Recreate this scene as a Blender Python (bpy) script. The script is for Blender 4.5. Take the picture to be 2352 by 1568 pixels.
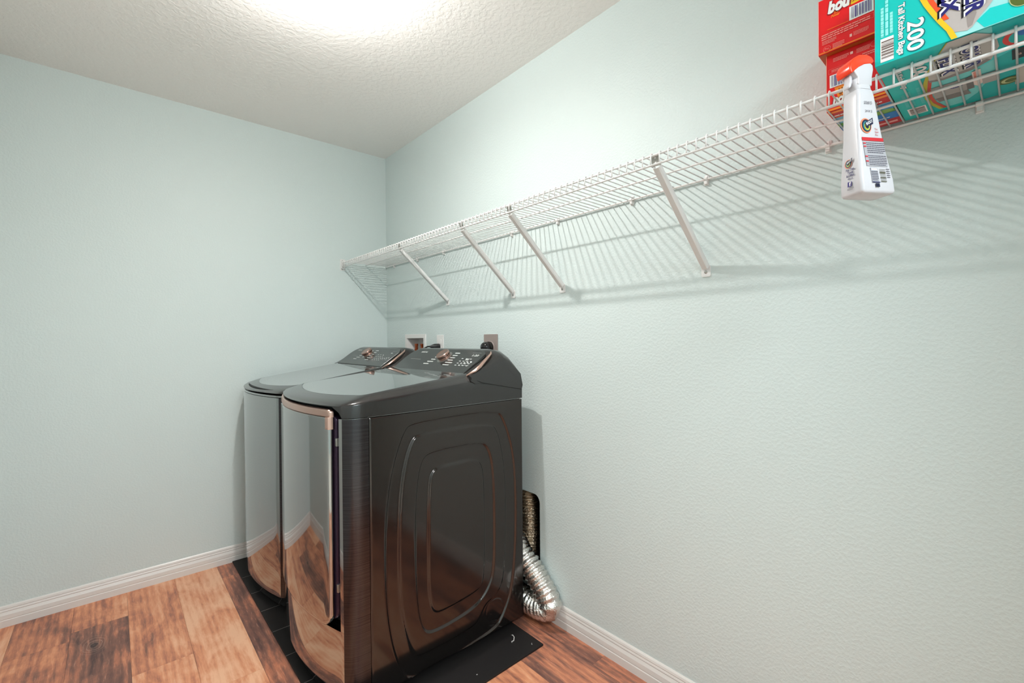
import bpy, bmesh, math, random
import numpy as np
from mathutils import Vector, Matrix
random.seed(7)
for o in list(bpy.data.objects): bpy.data.objects.remove(o)
SC = bpy.context.scene
COL = SC.collection
PI = math.pi

# ------------------------------------------------------------------ camera
YAW, PITCH, ROLL = 0.722024, -0.005064, -0.008763
f = Vector((-math.cos(YAW)*math.cos(PITCH), math.sin(YAW)*math.cos(PITCH), math.sin(PITCH)))
r = f.cross(Vector((0, 0, 1))).normalized(); u = r.cross(f)
r2 = r*math.cos(ROLL)+u*math.sin(ROLL); u2 = -r*math.sin(ROLL)+u*math.cos(ROLL)
cam = bpy.data.cameras.new('camera'); cam.sensor_width = 36; cam.lens = 36*1041.04/2352; cam.clip_start = .02
co = bpy.data.objects.new('camera', cam); COL.objects.link(co); SC.camera = co
co.matrix_world = Matrix(((r2.x, u2.x, -f.x, 2.88534), (r2.y, u2.y, -f.y, -1.40552), (r2.z, u2.z, -f.z, 1.20534), (0, 0, 0, 1)))

# ------------------------------------------------------------------ world, exposure, main light values
w = bpy.data.worlds.new('world'); SC.world = w; w.use_nodes = True
w.node_tree.nodes['Background'].inputs[0].default_value = (.8, .85, .9, 1)
w.node_tree.nodes['Background'].inputs[1].default_value = .3
SC.view_settings.view_transform = 'Standard'; SC.view_settings.look = 'None'
SC.view_settings.gamma = 1; SC.view_settings.use_curve_mapping = False
SC.view_settings.exposure = 0.14
BULB = (1.43, -.92, 2.335); BULB_R = .025; BULB_H = .0058
BULB_STRENGTH = 2650.0; BULB_COL = (1.0, .985, .955)
HALL_FILL_POWER = 62.0
HC = 2.44; RX = 3.22; RY = -1.86

def area(name, loc, rot, size, power, col, sy=None):
    l = bpy.data.lights.new(name, 'AREA'); l.energy = power; l.color = col; l.size = size
    if sy: l.shape = 'RECTANGLE'; l.size_y = sy
    o = bpy.data.objects.new(name, l); o.location = loc; o.rotation_euler = rot; COL.objects.link(o); return o
# added fill light, set in the unseen hallway behind the camera
area('hall_fill_light', (4.1, -1.2, 2.41), (0, 0, 0), .9, HALL_FILL_POWER, (.87, .95, 1.0))

# ------------------------------------------------------------------ materials
def s2l(c):
    return tuple((x/255/12.92 if x/255 <= .04045 else ((x/255+.055)/1.055)**2.4) for x in c)
MATS = {}
def mat(name, col, rough=.5, metal=0., spec=.5, emit=None, coat=0., ior=None, aniso=0):
    m = bpy.data.materials.new(name); m.use_nodes = True
    b = m.node_tree.nodes['Principled BSDF']
    b.inputs['Base Color'].default_value = (*col[:3], 1); b.inputs['Roughness'].default_value = rough
    b.inputs['Metallic'].default_value = metal; b.inputs['Specular IOR Level'].default_value = spec
    if coat: b.inputs['Coat Weight'].default_value = coat; b.inputs['Coat Roughness'].default_value = .03
    if ior: b.inputs['IOR'].default_value = ior
    if emit: b.inputs['Emission Color'].default_value = (*col[:3], 1); b.inputs['Emission Strength'].default_value = emit
    MATS[name] = m; return m
def nodes(m): return m.node_tree.nodes, m.node_tree.links, m.node_tree.nodes['Principled BSDF']
def N(nt, t, **k):
    n = nt.nodes.new(t)
    for a, b in k.items():
        if a in n.inputs: n.inputs[a].default_value = b
        else: setattr(n, a, b)
    return n
def ramp(nt, stops, interp='LINEAR'):
    n = nt.nodes.new('ShaderNodeValToRGB'); cr = n.color_ramp; cr.interpolation = interp
    while len(cr.elements) < len(stops): cr.elements.new(.5)
    for e, (p, c) in zip(cr.elements, stops): e.position = p; e.color = (*c, 1) if len(c) == 3 else c
    return n
def bumpy(m, scale, strength, dist, detail=2., scalev=None, thresh=None):
    nt = m.node_tree; ns, ls, b = nodes(m)
    tc = N(nt, 'ShaderNodeTexCoord'); mp = N(nt, 'ShaderNodeMapping')
    if scalev: mp.inputs['Scale'].default_value = scalev
    ls.new(tc.outputs['Object'], mp.inputs[0])
    no = N(nt, 'ShaderNodeTexNoise', Scale=scale, Detail=detail, Roughness=.5)
    ls.new(mp.outputs[0], no.inputs['Vector'])
    src = no.outputs[0]
    if thresh:
        rp = ramp(nt, [(thresh[0], (0, 0, 0)), (thresh[1], (1, 1, 1))]); rp.color_ramp.interpolation = 'EASE'
        ls.new(src, rp.inputs[0]); src = rp.outputs[0]
    bp = N(nt, 'ShaderNodeBump', Strength=strength, Distance=dist)
    ls.new(src, bp.inputs['Height']); ls.new(bp.outputs[0], b.inputs['Normal'])
    return no, tc

wall_m = mat('aqua_wall_paint', (.648, .725, .712), .48, spec=.42)
no, tc = bumpy(wall_m, 120, .2, .0028, 2.5, thresh=(.38, .68))
ceil_m = mat('ceiling_paint', (.94, .91, .875), .5, spec=.45)
bumpy(ceil_m, 48, .2, .004, 3., thresh=(.44, .56))
trim_m = mat('trim_paint', (.74, .70, .665), .3)
white_metal = mat('white_epoxy_wire', (.82, .80, .785), .3)
white_plastic = mat('white_plastic', (.80, .78, .76), .35)
steel = mat('zinc_screw', (.45, .43, .41), .3, 1)
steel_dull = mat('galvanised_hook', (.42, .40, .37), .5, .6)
black_pl = mat('black_plastic', (.012, .011, .011), .35)
black_gloss = mat('black_glossy_plastic', (.008, .007, .007), .08)
void_m = mat('black_gap', (.004, .004, .004), .6, spec=.2)
copper = mat('rose_metal', (.66, .44, .37), .30, 1)
copper_dk = mat('rose_metal_dark', (.50, .31, .26), .22, 1)
purple = mat('purple_liner', (.045, .025, .05), .25, .6)
body_m = mat('black_stainless_front', (.40, .40, .398), .05, 1)
deck_m = mat('charcoal_deck', (.018, .016, .0155), .20, .0, spec=.6, coat=.2)
top_m = mat('glossy_charcoal_top', (.07, .07, .07), .04, .0, spec=.9, coat=1.0)
side_m = mat('charcoal_side_paint', (.072, .064, .061), .12, .92)
con_m = mat('charcoal_console_glass', (.070, .072, .070), .16, .6)
strip_m = mat('brushed_corner', (.17, .16, .165), .22, 1)
# brushed horizontal lines for the corner strips
nt = strip_m.node_tree; ns, ls, b = nodes(strip_m)
tc = N(nt, 'ShaderNodeTexCoord'); mp = N(nt, 'ShaderNodeMapping'); mp.inputs['Scale'].default_value = (3, 3, 420)
no = N(nt, 'ShaderNodeTexNoise', Scale=1.0, Detail=3.); ls.new(tc.outputs['Object'], mp.inputs[0]); ls.new(mp.outputs[0], no.inputs['Vector'])
rp = ramp(nt, [(.3, (.035, .032, .035)), (.7, (.10, .093, .10))]); ls.new(no.outputs[0], rp.inputs[0]); ls.new(rp.outputs[0], b.inputs['Base Color'])

def wood():
    m = mat('vinyl_plank', (.4, .2, .13), .42, spec=.45); nt = m.node_tree; ns, ls, b = nodes(m)
    tc = N(nt, 'ShaderNodeTexCoord'); at = N(nt, 'ShaderNodeAttribute'); at.attribute_type = 'OBJECT'; at.attribute_name = 'tone'
    sc = N(nt, 'ShaderNodeVectorMath', operation='SCALE'); sc.inputs[0].default_value = (2.33, 1.17, 0); ls.new(at.outputs['Fac'], sc.inputs['Scale'])
    ad = N(nt, 'ShaderNodeVectorMath', operation='ADD'); ls.new(tc.outputs['Object'], ad.inputs[0]); ls.new(sc.outputs[0], ad.inputs[1])
    # broad warm/dark patches
    mp = N(nt, 'ShaderNodeMapping'); mp.inputs['Scale'].default_value = (2.6, 6.5, 1); ls.new(ad.outputs[0], mp.inputs[0])
    n1 = N(nt, 'ShaderNodeTexNoise', Scale=1.3, Detail=6., Roughness=.62, Distortion=.5); ls.new(mp.outputs[0], n1.inputs['Vector'])
    # fine grain
    mp2 = N(nt, 'ShaderNodeMapping'); mp2.inputs['Scale'].default_value = (16, 150, 1); ls.new(ad.outputs[0], mp2.inputs[0])
    n2 = N(nt, 'ShaderNodeTexNoise', Scale=1., Detail=4., Roughness=.6, Distortion=.5); ls.new(mp2.outputs[0], n2.inputs['Vector'])
    # cathedral figure
    mp3 = N(nt, 'ShaderNodeMapping'); mp3.inputs['Scale'].default_value = (.9, 11, 1); ls.new(ad.outputs[0], mp3.inputs[0])
    wv = N(nt, 'ShaderNodeTexWave', Scale=1.1, Distortion=5., Detail=2., bands_direction='Y'); wv.inputs['Detail Scale'].default_value = .8; ls.new(mp3.outputs[0], wv.inputs['Vector'])
    # value = patches + tone
    sep = N(nt, 'ShaderNodeMath', operation='FRACT'); ls.new(at.outputs['Fac'], sep.inputs[0])
    tone = N(nt, 'ShaderNodeMath', operation='MULTIPLY_ADD'); tone.inputs[1].default_value = .42; tone.inputs[2].default_value = -.18; ls.new(sep.outputs[0], tone.inputs[0])
    g = N(nt, 'ShaderNodeMath', operation='MULTIPLY_ADD'); g.inputs[1].default_value = .09; g.inputs[2].default_value = -.045; ls.new(wv.outputs['Fac'], g.inputs[0])
    a1 = N(nt, 'ShaderNodeMath', operation='ADD'); ls.new(n1.outputs[0], a1.inputs[0]); ls.new(tone.outputs[0], a1.inputs[1])
    a2 = N(nt, 'ShaderNodeMath', operation='ADD'); ls.new(a1.outputs[0], a2.inputs[0]); ls.new(g.outputs[0], a2.inputs[1])
    g2 = N(nt, 'ShaderNodeMath', operation='MULTIPLY_ADD'); g2.inputs[1].default_value = .30; g2.inputs[2].default_value = -.15; ls.new(n2.outputs[0], g2.inputs[0])
    a3 = N(nt, 'ShaderNodeMath', operation='ADD'); ls.new(a2.outputs[0], a3.inputs[0]); ls.new(g2.outputs[0], a3.inputs[1])
    rp = ramp(nt, [(.18, s2l((84, 58, 54))), (.36, s2l((134, 90, 76))), (.48, s2l((186, 118, 90))), (.60, s2l((218, 146, 108))), (.80, s2l((238, 184, 148)))])
    ls.new(a3.outputs[0], rp.inputs[0])
    # fine purplish/pale scratches of the grain
    rp2 = ramp(nt, [(.60, (0, 0, 0)), (.74, (1, 1, 1))]); ls.new(n2.outputs[0], rp2.inputs[0])
    mx = N(nt, 'ShaderNodeMix', data_type='RGBA'); mx.inputs['B'].default_value = (*s2l((214, 172, 150)), 1)
    mf = N(nt, 'ShaderNodeMath', operation='MULTIPLY'); mf.inputs[1].default_value = .38; ls.new(rp2.outputs[0], mf.inputs[0]); ls.new(mf.outputs[0], mx.inputs['Factor']); ls.new(rp.outputs[0], mx.inputs['A'])
    # one large knot in the dark plank
    kn = N(nt, 'ShaderNodeVectorMath', operation='SUBTRACT'); kn.inputs[1].default_value = (.42, -1.475, 0); ls.new(tc.outputs['Object'], kn.inputs[0])
    kv = N(nt, 'ShaderNodeVectorMath', operation='MULTIPLY'); kv.inputs[1].default_value = (1, 1.7, 0); ls.new(kn.outputs[0], kv.inputs[0])
    kd = N(nt, 'ShaderNodeTexNoise', Scale=16., Detail=2.); ls.new(tc.outputs['Object'], kd.inputs['Vector'])
    kl = N(nt, 'ShaderNodeVectorMath', operation='LENGTH'); ls.new(kv.outputs[0], kl.inputs[0])
    ka = N(nt, 'ShaderNodeMath', operation='MULTIPLY_ADD'); ka.inputs[1].default_value = .05; ls.new(kd.outputs[0], ka.inputs[0]); ls.new(kl.outputs['Value'], ka.inputs[2])
    ring = N(nt, 'ShaderNodeMath', operation='MULTIPLY'); ring.inputs[1].default_value = 330; ls.new(ka.outputs[0], ring.inputs[0])
    sn = N(nt, 'ShaderNodeMath', operation='SINE'); ls.new(ring.outputs[0], sn.inputs[0])
    rr = ramp(nt, [(0, (0, 0, 0)), (.55, (0, 0, 0)), (1, (1, 1, 1))]); ls.new(sn.outputs[0], rr.inputs[0])
    fal = N(nt, 'ShaderNodeMapRange'); fal.inputs[1].default_value = .05; fal.inputs[2].default_value = .12; fal.inputs[3].default_value = .55; fal.inputs[4].default_value = 0; ls.new(ka.outputs[0], fal.inputs[0])
    f2 = N(nt, 'ShaderNodeMath', operation='MULTIPLY'); ls.new(rr.outputs[0], f2.inputs[0]); ls.new(fal.outputs[0], f2.inputs[1])
    mx2 = N(nt, 'ShaderNodeMix', data_type='RGBA'); mx2.inputs['B'].default_value = (*s2l((196, 160, 140)), 1); ls.new(f2.outputs[0], mx2.inputs['Factor']); ls.new(mx.outputs['Result'], mx2.inputs['A'])
    core = N(nt, 'ShaderNodeMapRange'); core.inputs[1].default_value = .034; core.inputs[2].default_value = .050; core.inputs[3].default_value = .85; core.inputs[4].default_value = 0; ls.new(ka.outputs[0], core.inputs[0])
    mx3 = N(nt, 'ShaderNodeMix', data_type='RGBA'); mx3.inputs['B'].default_value = (*s2l((50, 36, 36)), 1); ls.new(core.outputs[0], mx3.inputs['Factor']); ls.new(mx2.outputs['Result'], mx3.inputs['A'])
    ls.new(mx3.outputs['Result'], b.inputs['Base Color'])
    bp = N(nt, 'ShaderNodeBump', Strength=.25, Distance=.0006); ls.new(n2.outputs[0], bp.inputs['Height']); ls.new(bp.outputs[0], b.inputs['Normal'])
    return m
wood_m = wood()
mat_m = mat('black_rubber', (.012, .010, .010), .6, spec=.3); bumpy(mat_m, 900, .3, .0005)
foil_m = mat('aluminium_foil', (.80, .77, .73), .24, 1); bumpy(foil_m, 150, .8, .004, 3.)
foil_dk = mat('bronze_foil', (.55, .43, .31), .28, 1); bumpy(foil_dk, 150, .9, .005, 3.)

# ------------------------------------------------------------------ object helpers
def loc_of(o):
    v = Vector((0, 0, 0))
    while o: v = v+Vector(o.location); o = o.parent
    return v
def thing(name, label, cat, loc=(0, 0, 0), group=None):
    o = bpy.data.objects.new(name, None); o.empty_display_size = .05; COL.objects.link(o); o.location = loc
    o['label'] = label; o['category'] = cat
    if group: o['group'] = group
    return o
def obj(name, bm, m, parent=None, smooth=False, origin=None, bevel=0, bseg=2, label=None):
    me = bpy.data.meshes.new(name)
    if isinstance(bm, bpy.types.Mesh): me = bm
    else:
        bmesh.ops.recalc_face_normals(bm, faces=bm.faces); bm.to_mesh(me); bm.free()
    off = loc_of(parent) if parent else Vector(origin or (0, 0, 0))
    if off.length > 0: me.transform(Matrix.Translation(-off))
    for mm in (m if isinstance(m, (list, tuple)) else [m]): me.materials.append(mm)
    if smooth:
        for p in me.polygons: p.use_smooth = True
    o = bpy.data.objects.new(name, me); COL.objects.link(o)
    if parent: o.parent = parent
    elif origin: o.location = origin
    if bevel:
        b = o.modifiers.new('bevel', 'BEVEL'); b.width = bevel; b.segments = bseg; b.limit_method = 'ANGLE'; b.angle_limit = .6; b.harden_normals = False
    if label: o['label'] = label
    return o
def autosmooth(o, ang=35):
    me = o.data
    bm = bmesh.new(); bm.from_mesh(me)
    for e in bm.edges:
        if len(e.link_faces) == 2: e.smooth = e.calc_face_angle(0) < math.radians(ang)
    for p in bm.faces: p.smooth = True
    bm.to_mesh(me); bm.free(); return o
def tag(o, label, cat, group=None):
    o['label'] = label; o['category'] = cat
    if group: o['group'] = group
    return o
def struct(o): o['kind'] = 'structure'; return o
def B(): return bmesh.new()
def box(bm, a, b):
    x0, y0, z0 = [min(p, q) for p, q in zip(a, b)]; x1, y1, z1 = [max(p, q) for p, q in zip(a, b)]
    v = [bm.verts.new(p) for p in ((x0, y0, z0), (x1, y0, z0), (x1, y1, z0), (x0, y1, z0), (x0, y0, z1), (x1, y0, z1), (x1, y1, z1), (x0, y1, z1))]
    for q in ((0, 3, 2, 1), (4, 5, 6, 7), (0, 1, 5, 4), (1, 2, 6, 5), (2, 3, 7, 6), (3, 0, 4, 7)): bm.faces.new([v[i] for i in q])
    return bm
def bx(a, b): return box(B(), a, b)
def tube(bm, pts, rad, seg=8, cap=True):
    pts = [Vector(p) for p in pts]; rings = []; up = None
    for i, p in enumerate(pts):
        t = ((pts[min(i+1, len(pts)-1)]-pts[max(i-1, 0)])).normalized()
        if up is None: up = Vector((0, 0, 1)) if abs(t.z) < .9 else Vector((1, 0, 0))
        s = t.cross(up).normalized(); up = s.cross(t).normalized()
        rr_ = rad[i] if isinstance(rad, (list, tuple)) else rad
        rings.append([bm.verts.new(p+(s*math.cos(2*PI*k/seg)+up*math.sin(2*PI*k/seg))*rr_) for k in range(seg)])
    for a, b in zip(rings, rings[1:]):
        for k in range(seg): bm.faces.new((a[k], a[(k+1) % seg], b[(k+1) % seg], b[k]))
    if cap: bm.faces.new(rings[0][::-1]); bm.faces.new(rings[-1])
    return bm
def loft(bm, rings, close=True, capa=True, capb=True):
    R = [[bm.verts.new(p) for p in rg] for rg in rings]; n = len(R[0])
    for a, b in zip(R, R[1:]):
        for k in range(n if close else n-1): bm.faces.new((a[k], a[(k+1) % n], b[(k+1) % n], b[k]))
    if capa: bm.faces.new(R[0][::-1])
    if capb: bm.faces.new(R[-1])
    return R
def lathe(bm, prof, c=(0, 0, 0), axis=Vector((0, 0, 1)), seg=24):
    axis = Vector(axis).normalized(); a = axis.orthogonal().normalized(); b = axis.cross(a); c = Vector(c)
    loft(bm, [[c+axis*h+(a*math.cos(2*PI*k/seg)+b*math.sin(2*PI*k/seg))*max(rr_, 1e-4) for k in range(seg)] for rr_, h in prof])
    return bm
def prism(bm, poly, axis, a0, a1):
    """poly of 2D points extruded along axis 0/1/2"""
    def P(p, a):
        l = [p[0], p[1]]; l.insert(axis, a); return l
    loft(bm, [[P(p, a0) for p in poly], [P(p, a1) for p in poly]]); return bm
def rrect(x0, z0, x1, z1, rad, n=5):
    out = []
    for cx, cz, a in ((x1-rad, z1-rad, 0), (x0+rad, z1-rad, 90), (x0+rad, z0+rad, 180), (x1-rad, z0+rad, 270)):
        for i in range(n+1):
            t = math.radians(a+90*i/n); out.append((cx+rad*math.cos(t), cz+rad*math.sin(t)))
    return out

# flat print (lettering, bars, patches) laid on a face: one mesh per colour
INK = {}
def ink(col, rough=.45):
    k = tuple(col)
    if k not in INK: INK[k] = mat('ink_%02x%02x%02x' % k, s2l(col), rough)
    return INK[k]
class Decal:
    def __init__(s, O, U, V, parent, off=.0004):
        s.O, s.U, s.V = Vector(O), Vector(U).normalized(), Vector(V).normalized(); s.n = s.U.cross(s.V).normalized()
        s.parent = parent; s.bms = {}; s.off = off; s.sa = 1.; s.da = 0.
    def p(s, a, b, l): return s.O+s.U*(a*s.sa+s.da)+s.V*b+s.n*(s.off*(l+1))
    def bm(s, col):
        if col not in s.bms: s.bms[col] = bmesh.new()
        return s.bms[col]
    def poly(s, col, pts, l=0):
        bm = s.bm(col)
        try: bm.faces.new([bm.verts.new(s.p(a, b, l)) for a, b in pts])
        except Exception: pass
    def rect(s, col, a0, b0, a1, b1, l=0): s.poly(col, [(a0, b0), (a1, b0), (a1, b1), (a0, b1)], l)
    def ell(s, col, a, b, ra, rb, l=0, rot=0, n=28):
        s.poly(col, [(a+ra*math.cos(t)*math.cos(rot)-rb*math.sin(t)*math.sin(rot), b+ra*math.cos(t)*math.sin(rot)+rb*math.sin(t)*math.cos(rot)) for t in [2*PI*i/n for i in range(n)]], l)
    def text(s, col, txt, a, b, size, rot=0, l=1, bold=0, sx=1, shear=0, width=None):
        cu = bpy.data.curves.new('t', 'FONT'); cu.body = txt; cu.size = size; cu.offset = bold*size; cu.align_x = 'CENTER'; cu.align_y = 'CENTER'; cu.shear = shear; cu.resolution_u = 4
        to = bpy.data.objects.new('t', cu); COL.objects.link(to)
        dg = bpy.context.evaluated_depsgraph_get(); me = bpy.data.meshes.new_from_object(to.evaluated_get(dg))
        bpy.data.objects.remove(to); bpy.data.curves.remove(cu)
        if width and len(me.vertices):
            xs = [v.co.x for v in me.vertices]; sx = width/max(1e-6, max(xs)-min(xs))
        bm = s.bm(col); c, sn = math.cos(rot), math.sin(rot); vs = []
        for v in me.vertices:
            x, y = v.co.x*sx, v.co.y; vs.append(bm.verts.new(s.p(a+x*c-y*sn, b+x*sn+y*c, l)))
        for q in me.polygons:
            try: bm.faces.new([vs[i] for i in q.vertices])
            except Exception: pass
        bpy.data.meshes.remove(me)
    def bars(s, col, a0, b0, a1, b1, n, vertical=True, l=1, seed=1):
        rd = random.Random(seed); L = (a1-a0) if vertical else (b1-b0); t = 0; ws = []
        for i in range(n*2): ws.append(rd.choice([1, 1, 2, 3]))
        S = sum(ws); pos = 0
        for i, ww in enumerate(ws):
            e = pos+ww/S*L
            if i % 2 == 0:
                if vertical: s.rect(col, a0+pos, b0, a0+e, b1, l)
                else: s.rect(col, a0, b0+pos, a1, b0+e, l)
            pos = e
    def lines(s, col, a0, b0, a1, b1, n, horizontal=True, l=1, fill=.45, seed=1):
        """paragraph of print too small to read: broken rows"""
        rd = random.Random(seed)
        for i in range(n):
            if horizontal:
                h = (b1-b0)/n; y = b1-(i+.5)*h; x = a0; end = a1-(rd.random()*.25*(a1-a0) if i == n-1 else 0)
                while x < end:
                    wd = (.05+.11*rd.random())*(a1-a0); s.rect(col, x, y-h*fill/2, min(x+wd, end), y+h*fill/2, l); x += wd+.015*(a1-a0)
            else:
                h = (a1-a0)/n; x = a0+(i+.5)*h; y = b1
                while y > b0:
                    wd = (.05+.11*rd.random())*(b1-b0); s.rect(col, x-h*fill/2, max(y-wd, b0), x+h*fill/2, y, l); y -= wd+.015*(b1-b0)
    def done(s, name='printed_lettering'):
        for col, bm in s.bms.items():
            me = bpy.data.meshes.new(name); bm.to_mesh(me); bm.free()
            me.transform(Matrix.Translation(-loc_of(s.parent)))
            me.materials.append(ink(col)); o = bpy.data.objects.new(name, me); COL.objects.link(o); o.parent = s.parent; o['kind'] = 'stuff'
        s.bms = {}

# ------------------------------------------------------------------ the setting
T = .11
# holes in the shelf wall
HOLES = [('vent', 1.27, .10, 1.465, .515, .035), ('valve', .283, .99, .495, 1.222, .004)]
wall = obj('wall_right', bx((-T, 0, -.02), (RX+T, T, HC+.1)), wall_m)
for nme, x0, z0, x1, z1, rad in HOLES:
    c = B(); prism(c, rrect(x0, z0, x1, z1, rad, 6), 1, -.05, T+.05); cu = obj('cut', c, wall_m)
    md = wall.modifiers.new('b', 'BOOLEAN'); md.operation = 'DIFFERENCE'; md.object = cu; md.solver = 'EXACT'
    dg = bpy.context.evaluated_depsgraph_get(); nm = bpy.data.meshes.new_from_object(wall.evaluated_get(dg))
    wall.modifiers.clear(); wall.data = nm; bpy.data.objects.remove(cu)
struct(wall)
struct(obj('wall_left', bx((-T, RY-T, -.02), (0, 0, HC+.1)), wall_m))
struct(obj('wall_front', bx((0, RY-T, -.02), (RX+T, RY, HC+.1)), wall_m))
DY0, DY1, DZ = -1.79, -.52, 2.25          # unseen doorway behind the camera, widened to pass more fill light
bm = B(); box(bm, (RX, RY, -.02), (RX+T, DY0, HC+.1)); box(bm, (RX, DY1, -.02), (RX+T, 0, HC+.1)); box(bm, (RX, DY0, DZ), (RX+T, DY1, HC+.1))
struct(obj('wall_back', bm, wall_m))
struct(obj('ceiling', bx((0, RY, HC), (RX, 0, HC+.1)), ceil_m))
bm = B()
for a, b_ in (((RX-.014, DY0-.06, 0), (RX, DY0, DZ+.06)), ((RX-.014, DY1, 0), (RX, DY1+.06, DZ+.06)), ((RX-.014, DY0, DZ), (RX, DY1, DZ+.06))): box(bm, a, b_)
struct(obj('trim_1', bm, trim_m, bevel=.003))
# unseen hallway added beyond the doorway to house the fill light
bm = B(); box(bm, (5.0, -2.4, -.02), (5.1, .2, HC+.1)); box(bm, (RX+T, -2.5, -.02), (5.1, -2.4, HC+.1)); box(bm, (RX+T, .2, -.02), (5.1, .3, HC+.1))
struct(obj('wall_hall', bm, wall_m))
struct(obj('ceiling_hall', bx((RX+T, -2.4, HC), (5.0, .2, HC+.1)), ceil_m))
struct(obj('floor_hall', bx((RX, -2.4, -.03), (5.0, .2, -.001)), mat('hall_bounce_floor', s2l((214, 200, 186)), .4)))  # unseen floor, made pale to bounce fill light through the doorway

# plank floor
fl = struct(obj('floor', bx((0, RY, -.03), (RX, 0, -.0045)), mat('floor_joint', (.02, .012, .01), .7)))
rows = [-.085-.183*k for k in range(-1, 11)]
rd = random.Random(11)
forced = {4: (.17, .62), 5: (1.02, .40), 6: (.75, .66), 7: (.26, .80)}
forced_tone = {(7, 1): .0, (7, 0): .55, (6, 0): .62, (6, 1): .70, (5, 0): .88, (5, 1): .92, (4, 0): .22, (4, 1): .14, (8, 0): .38, (8, 1): .45, (0, 2): .30, (0, 1): .22, (0, 3): .3, (-1, 1): .2, (-1, 2): .25, (1, 1): .5, (1, 2): .42, (6, 2): .4, (5, 2): .5}
for k, ytop in enumerate(rows):
    kk = k-1; y1 = min(0, ytop); y0 = max(RY, ytop-.183)
    if y1-y0 < .01: continue
    off = forced[kk][0] if kk in forced else rd.uniform(.15, 1.15)
    xs = [0]; x = off
    while x < RX-.05: xs.append(x); x += 1.22
    xs.append(RX)
    for i in range(len(xs)-1):
        g = .0003
        o = obj('plank', bx((xs[i]+g, y0+g, -.0045), (xs[i+1]-g, y1-g, 0)), wood_m, fl)
        o['tone'] = float(int(rd.random()*40)) + float(forced_tone.get((kk, i), rd.random()*.9))
# baseboards
prof = [(0, 0), (.0145, 0), (.0145, .028), (.0125, .031), (.0135, .034), (.0125, .050), (.0085, .060), (.0075, .0625), (.0095, .0655), (.0080, .070), (.0068, .0725), (.0080, .0755), (.0060, .083), (.002, .088), (0, .088)]
def baseboard(name, A, Bp, nrm):
    A, Bp, nrm = Vector(A), Vector(Bp), Vector(nrm)
    bm = B(); loft(bm, [[A+nrm*p+Vector((0, 0, q)) for p, q in prof], [Bp+nrm*p+Vector((0, 0, q)) for p, q in prof]])
    o = struct(obj(name, bm, trim_m)); return o
baseboard('baseboard_left', (0, RY, 0), (0, 0, 0), (1, 0, 0))
baseboard('baseboard_right', (0, 0, 0), (RX, 0, 0), (0, -1, 0))
baseboard('baseboard_front', (0, RY, 0), (RX, RY, 0), (0, 1, 0))
baseboard('baseboard_back', (RX, DY1+.06, 0), (RX, 0, 0), (-1, 0, 0))

# ------------------------------------------------------------------ ceiling light (above the frame; it lights the room)
cl = thing('ceiling_light', 'porcelain lamp holder with flat round glowing lens fixed to ceiling above the machines', 'lamp', (BULB[0], BULB[1], HC))
bm = B(); lathe(bm, [(.055, 0), (.055, -.008), (.045, -.016), (.024, -.024), (.018, -.040), (.016, -.096), (.001, -.096)], (BULB[0], BULB[1], HC)); obj('lamp_holder', bm, white_plastic, cl, smooth=True)
em = mat('glowing_bulb', BULB_COL, .5, emit=BULB_STRENGTH)
bm = B(); bmesh.ops.create_uvsphere(bm, u_segments=20, v_segments=12, radius=BULB_R); bmesh.ops.scale(bm, verts=bm.verts, vec=(1, 1, BULB_H/BULB_R)); bmesh.ops.translate(bm, verts=bm.verts, vec=BULB); obj('bulb', bm, em, cl, smooth=True)

# ------------------------------------------------------------------ wire shelf
ZS = 1.704; YF = -.305; SX0 = .008; SX1 = RX-.01
sh = thing('wire_shelf', 'long white wire shelf fixed along the right wall on slanted braces', 'shelf', (SX0, 0, ZS))
def rod(name, pts, rad, seg=8, m=white_metal): return autosmooth(obj(name, tube(B(), pts, rad, seg), m, sh), 50)
rod('back_rail', [(SX0, -.009, ZS-.0045), (SX1, -.009, ZS-.0047)], .0033)
rod('middle_rail', [(SX0, -.150, ZS-.0045), (SX1, -.150, ZS-.0047)], .0029)
rod('front_rail', [(SX0, YF+.003, ZS-.0045), (SX1, YF+.003, ZS-.0047)], .0033)
rod('lip_rail', [(SX0, YF+.002, ZS-.0305), (SX1, YF+.002, ZS-.0305)], .0033)
bm = B(); tube(bm, [(0, -.003, 0), (0, YF-.001, 0), (0, YF-.0042, -.004), (0, YF-.0042, -.030)], .0018, 6)
me = bpy.data.meshes.new('cross_wire'); bmesh.ops.recalc_face_normals(bm, faces=bm.faces); bm.to_mesh(me); bm.free(); me.materials.append(white_metal)
for p in me.polygons: p.use_smooth = True
n = int((SX1-SX0-.01)/.0254)
for i in range(n):
    o = bpy.data.objects.new('cross_wire', me); COL.objects.link(o); o.parent = sh; o.location = (2.5955+.0254*(i-int((2.5955-SX0-.004)/.0254))-SX0, 0, 0)
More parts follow.
